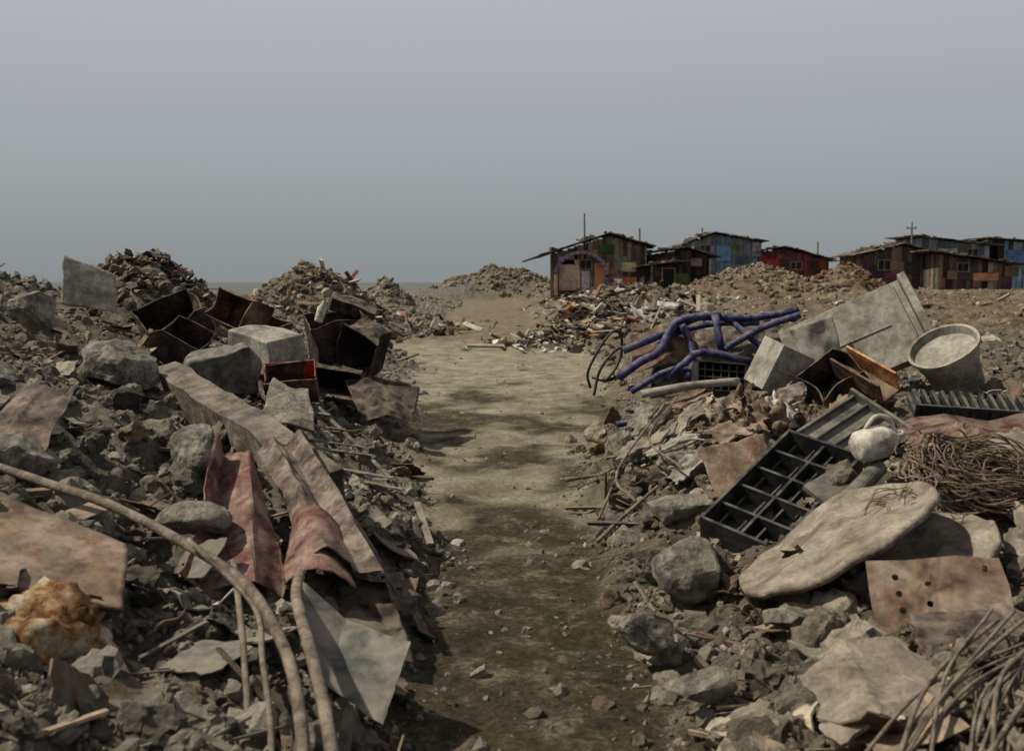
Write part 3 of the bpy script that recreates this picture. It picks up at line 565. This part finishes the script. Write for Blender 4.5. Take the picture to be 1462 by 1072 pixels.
# ---------------------------------------------------------------- shacks
def shack(name,x0,x1,y,dep,zb,roof,wallcols,feats=(),seed=0,ov=.4):
    r=random.Random(seed);par=bpy.data.objects.new(name,None);COL.objects.link(par);par.location=((x0+x1)/2,y+dep/2,zb)
    def adopt(o): o.parent=par;o.matrix_parent_inverse=Matrix.Translation((-(x0+x1)/2,-(y+dep/2),-zb))
    rx=[p[0] for p in roof];rz=[p[1] for p in roof];top=lambda q:float(np.interp(q,rx,rz))
    mb=MB();q=x0
    while q<x1-.05:
        w=min(r.uniform(.18,.42),x1-q);c=r.choice(wallcols);k=r.uniform(.6,1.25);c=tuple(v*k for v in c)
        t=min(top(q),top(q+w))-.06
        mb.box((q+w/2,y+r.uniform(-.03,.03),(zb-1+t)/2),(w-.015,.06,t-zb+1),col=c)
        if r.random()<.45:
            hh=r.uniform(.4,1.1);mb.box((q+w/2+.1,y-.06-r.uniform(0,.03),r.uniform(zb+.4,max(t-.4,zb+.5))),(r.uniform(.4,1.2),.03,hh),(0,r.uniform(-.08,.08),0),col=tuple(v*r.uniform(.5,1.4) for v in r.choice(wallcols)))
        mb.box((q+w/2,y+dep,(zb-1+t)/2),(w-.015,.06,t-zb+1),col=c);q+=w
    for xs in(x0,x1):
        q=y+.05
        while q<y+dep-.1:
            w=r.uniform(.25,.5);w=min(w,y+dep-.05-q);c=tuple(v*r.uniform(.6,1.2) for v in r.choice(wallcols));t=top(xs)-.06
            mb.box((xs,q+w/2,(zb-1+t)/2),(.06,w-.01,t-zb+1),col=c);q+=w
    adopt(mb.obj('walls',mWOOD))
    mb=MB()
    for i in range(len(roof)-1):
        (a,za),(b,zc)=roof[i],roof[i+1]
        if i==0: k=(zc-za)/(b-a);a-=ov;za-=ov*k
        if i==len(roof)-2: k=(zc-za)/(b-a);b+=ov;zc+=ov*k
        n=max(2,int((b-a)/.9))
        for j in range(n):
            u0=j/n;u1=(j+1)/n+.03;xa=a+(b-a)*u0;xb=a+(b-a)*u1;z0=za+(zc-za)*u0;z1=za+(zc-za)*u1
            m=3
            for l in range(m):
                yy=y-.5+(dep+1)*(l+.5)/m;an=math.atan2(z1-z0,xb-xa)+r.uniform(-.06,.06)
                mb.box(((xa+xb)/2,yy,(z0+z1)/2+.03+r.uniform(0,.06)),(math.hypot(xb-xa,z1-z0),(dep+1)/m+.05,.06),(r.uniform(-.02,.02),-an,r.uniform(-.06,.06)))
    for i in range(int((x1-x0)*4)):
        q=r.uniform(x0,x1);mb.box((q,y+r.uniform(-.4,dep*.6),top(q)+.12),(r.uniform(.15,.9),r.uniform(.1,.5),r.uniform(.05,.22)),(r.uniform(-.2,.2),r.uniform(-.35,.35),r.uniform(0,3)))
    adopt(mb.obj('roof',mROOF))
    for k,(kind,fx,fz,w,h,colr) in enumerate(feats):
        mb=MB();mb.box((fx,y-.13,fz),(w,.04,h),col=colr,mi=0)
        if kind in('window','door'):
            fc=(.2,.16,.12)
            for sx in(-1,1): mb.box((fx+sx*(w/2+.03),y-.16,fz),(.07,.06,h+.14),col=fc)
            for sz in(-1,1): mb.box((fx,y-.165,fz+sz*(h/2+.035)),(w-.01,.06,.07),col=fc)
            if kind=='window': mb.box((fx,y-.17,fz),(.05,.05,h-.01),col=fc)
        adopt(mb.obj(kind+('_%d'%k),mWOOD))
    return par,adopt
BR=[(.11,.078,.052),(.165,.12,.083),(.065,.05,.038),(.22,.175,.13)];DK=[(.035,.03,.025),(.065,.05,.038),(.02,.018,.016)]
BLU=[(.14,.2,.25),(.18,.245,.3),(.23,.29,.31),(.1,.14,.175),(.19,.17,.15)];RDS=[(.17,.045,.038),(.07,.05,.04),(.2,.065,.055)]
p,ad=shack('painted_shack',2.6,8.4,66,5,1.15,[(1.1,3.15),(6.0,4.75),(8.5,4.05)],BR,[('window',4.6,2.85,.7,.5,(.02,.02,.02)),('panel',3.6,2.2,1.3,1.9,(.5,.36,.27)),('panel',5.6,2.1,.9,1.7,(.5,.22,.1)),('panel',7.3,2.7,.9,.6,(.5,.38,.22)),('panel',3.4,3.1,1.0,.5,(.3,.24,.34)),('panel',7.2,1.9,1.2,.35,(.5,.18,.08)),('panel',4.6,1.9,.5,1.1,(.45,.4,.38))],1)
mb=MB();pts=[(4.3+1.6*math.cos(a),65.5,2.1+1.5*math.sin(a)) for a in np.linspace(math.pi*.95,0,14)]
for a,b in zip(pts[:-1],pts[1:]):
    a=Vector(a);b=Vector(b);an=math.atan2(b.z-a.z,b.x-a.x);mb.box((a+b)/2,((b-a).length+.04,.5,.2),(0,-an,0),col=(.16,.125,.17))
mb.box((5.9,65.5,1.55),(.2,.5,1.3),col=(.13,.11,.2));mb.box((2.72,65.5,1.6),(.2,.5,1.3),col=(.35,.22,.16));ad(mb.obj('arched_porch',mWOOD))
shack('dark_lean_to',8.6,12.4,66.5,5,1.2,[(8.5,3.55),(11,3.9),(12.6,3.4)],DK,[('panel',11.6,3.0,.7,.5,(.25,.2,.15)),('door',10,2.0,.8,1.7,(.01,.01,.01))],2)
shack('black_hut',8.0,10.2,63.5,3,1.1,[(7.9,2.7),(10.3,2.95)],DK,[('panel',8.4,2.0,.15,1.5,(.15,.13,.1)),('door',9.4,1.9,.7,1.3,(.01,.01,.01))],3)
shack('blue_shack',13.4,18.6,80,5,1.2,[(13.2,4.7),(15.2,5.45),(18.8,4.85)],BLU,[('window',14.6,4.2,.7,.6,(.03,.03,.03)),('panel',16.0,3.9,1.1,1.1,(.13,.24,.38)),('panel',17.4,3.4,.9,.6,(.06,.07,.08)),('panel',14.0,3.6,.7,.6,(.38,.28,.23))],4)
shack('red_shack',18.7,23.6,80,5,1.2,[(18.6,4.0),(20.6,4.4),(24,3.5)],RDS,[('panel',19.6,3.1,1.2,.8,(.3,.04,.03)),('window',21.5,3.0,.8,.5,(.02,.02,.02))],5)
shack('brown_shack',23.6,28.6,71,5,1.2,[(23.4,3.6),(26.2,4.3),(29,3.6)],BR,[('window',25,2.9,.8,.6,(.02,.02,.02)),('panel',27,2.7,1.3,.8,(.06,.05,.05))],6)
shack('brown_shack',27.5,32.2,68,5,1.2,[(27,3.7),(32.5,2.9)],BR+DK,[('panel',30.5,2.1,1.6,.5,(.45,.2,.12)),('window',29,2.7,.7,.5,(.02,.02,.02))],7)
shack('blue_shack',33,38.4,85,6,1.2,[(32.6,5.4),(38.8,4.7)],BLU,[('panel',35,4.0,1.5,.9,(.28,.34,.36)),('window',37,4.1,.8,.6,(.02,.02,.02))],8)
shack('blue_shack',39.5,46,86,6,1.2,[(39,5.3),(46.5,4.6)],BLU+DK,[('panel',41,3.8,1.5,1.2,(.09,.16,.32))],9)
shack('dark_lean_to',23.2,25.2,84,4,1.2,[(23,3.6),(25.4,3.4)],DK,[],10)
def pole(x,y,zt,arm=True):
    mb=MB();z0=H(x,y)-.5;mb.tube([(x,y,z0),(x+.05,y,(z0+zt)/2),(x+.02,y,zt)],[.09,.06],n=8)
    if arm: mb.box((x,y,zt-.5),(.8,.08,.08));mb.box((x-.3,y,zt-.4),(.05,.05,.14));mb.box((x+.3,y,zt-.4),(.05,.05,.14))
    mb.obj('utility_pole',mPIPE)
pole(5.1,75,6.6,False);pole(30.2,80,6.3);pole(23.7,82,4.9,False);pole(8.9,74,5.5,False);pole(27.5,78,4.6);pole(14.9,83,6.0,False)
# ---------------------------------------------------------------- light
w=bpy.data.worlds.new('World');S.world=w;w.use_nodes=True;nt=w.node_tree;N=nt.nodes;bg=N['Background']
sk=N.new('ShaderNodeTexSky');sk.sky_type='NISHITA';sk.sun_disc=False;EL=52;AZ=-92
sk.sun_elevation=math.radians(EL);sk.sun_rotation=math.radians(AZ);sk.dust_density=5;sk.air_density=1
tc=N.new('ShaderNodeTexCoord');sx=N.new('ShaderNodeSeparateXYZ');ln(nt,tc.outputs['Generated'],sx.inputs[0])
r=N.new('ShaderNodeValToRGB');e=r.color_ramp.elements;e[0].position=0;e[0].color=(2.75,3.05,3.15,1);e[1].position=1;e[1].color=(3.2,3.15,3.3,1)
q=e.new(.12);q.color=(3.65,3.9,4.1,1);q=e.new(.27);q.color=(4.95,4.95,5.35,1);q=e.new(.5);q.color=(3.7,3.65,3.85,1)
ln(nt,sx.outputs['Z'],r.inputs[0])
mx=N.new('ShaderNodeMix');mx.data_type='RGBA';mx.inputs[0].default_value=.88;ln(nt,sk.outputs[0],mx.inputs[6]);ln(nt,r.outputs[0],mx.inputs[7])
ln(nt,mx.outputs[2],bg.inputs['Color']);bg.inputs['Strength'].default_value=.1
su=bpy.data.lights.new('sun','SUN');su.energy=5;su.angle=math.radians(1.5);su.color=(1,.93,.79)
so=bpy.data.objects.new('sun',su);COL.objects.link(so)
d=Vector((math.sin(math.radians(AZ))*math.cos(math.radians(EL)),math.cos(math.radians(AZ))*math.cos(math.radians(EL)),math.sin(math.radians(EL))))
so.rotation_euler=d.to_track_quat('Z','Y').to_euler();so.location=(0,0,20)
# ---------------------------------------------------------------- camera
cd=bpy.data.cameras.new('camera');cam=bpy.data.objects.new('camera',cd);COL.objects.link(cam);S.camera=cam
cd.sensor_width=36;cd.lens=36.9;cd.clip_start=.05;cd.clip_end=12000
cam.location=(0,0,1.75);cam.rotation_euler=(math.radians(90-5.07),0,0)
cd.dof.use_dof=True;cd.dof.focus_distance=9;cd.dof.aperture_fstop=3.2
S.view_settings.view_transform='Standard';S.view_settings.look='None';S.view_settings.exposure=0
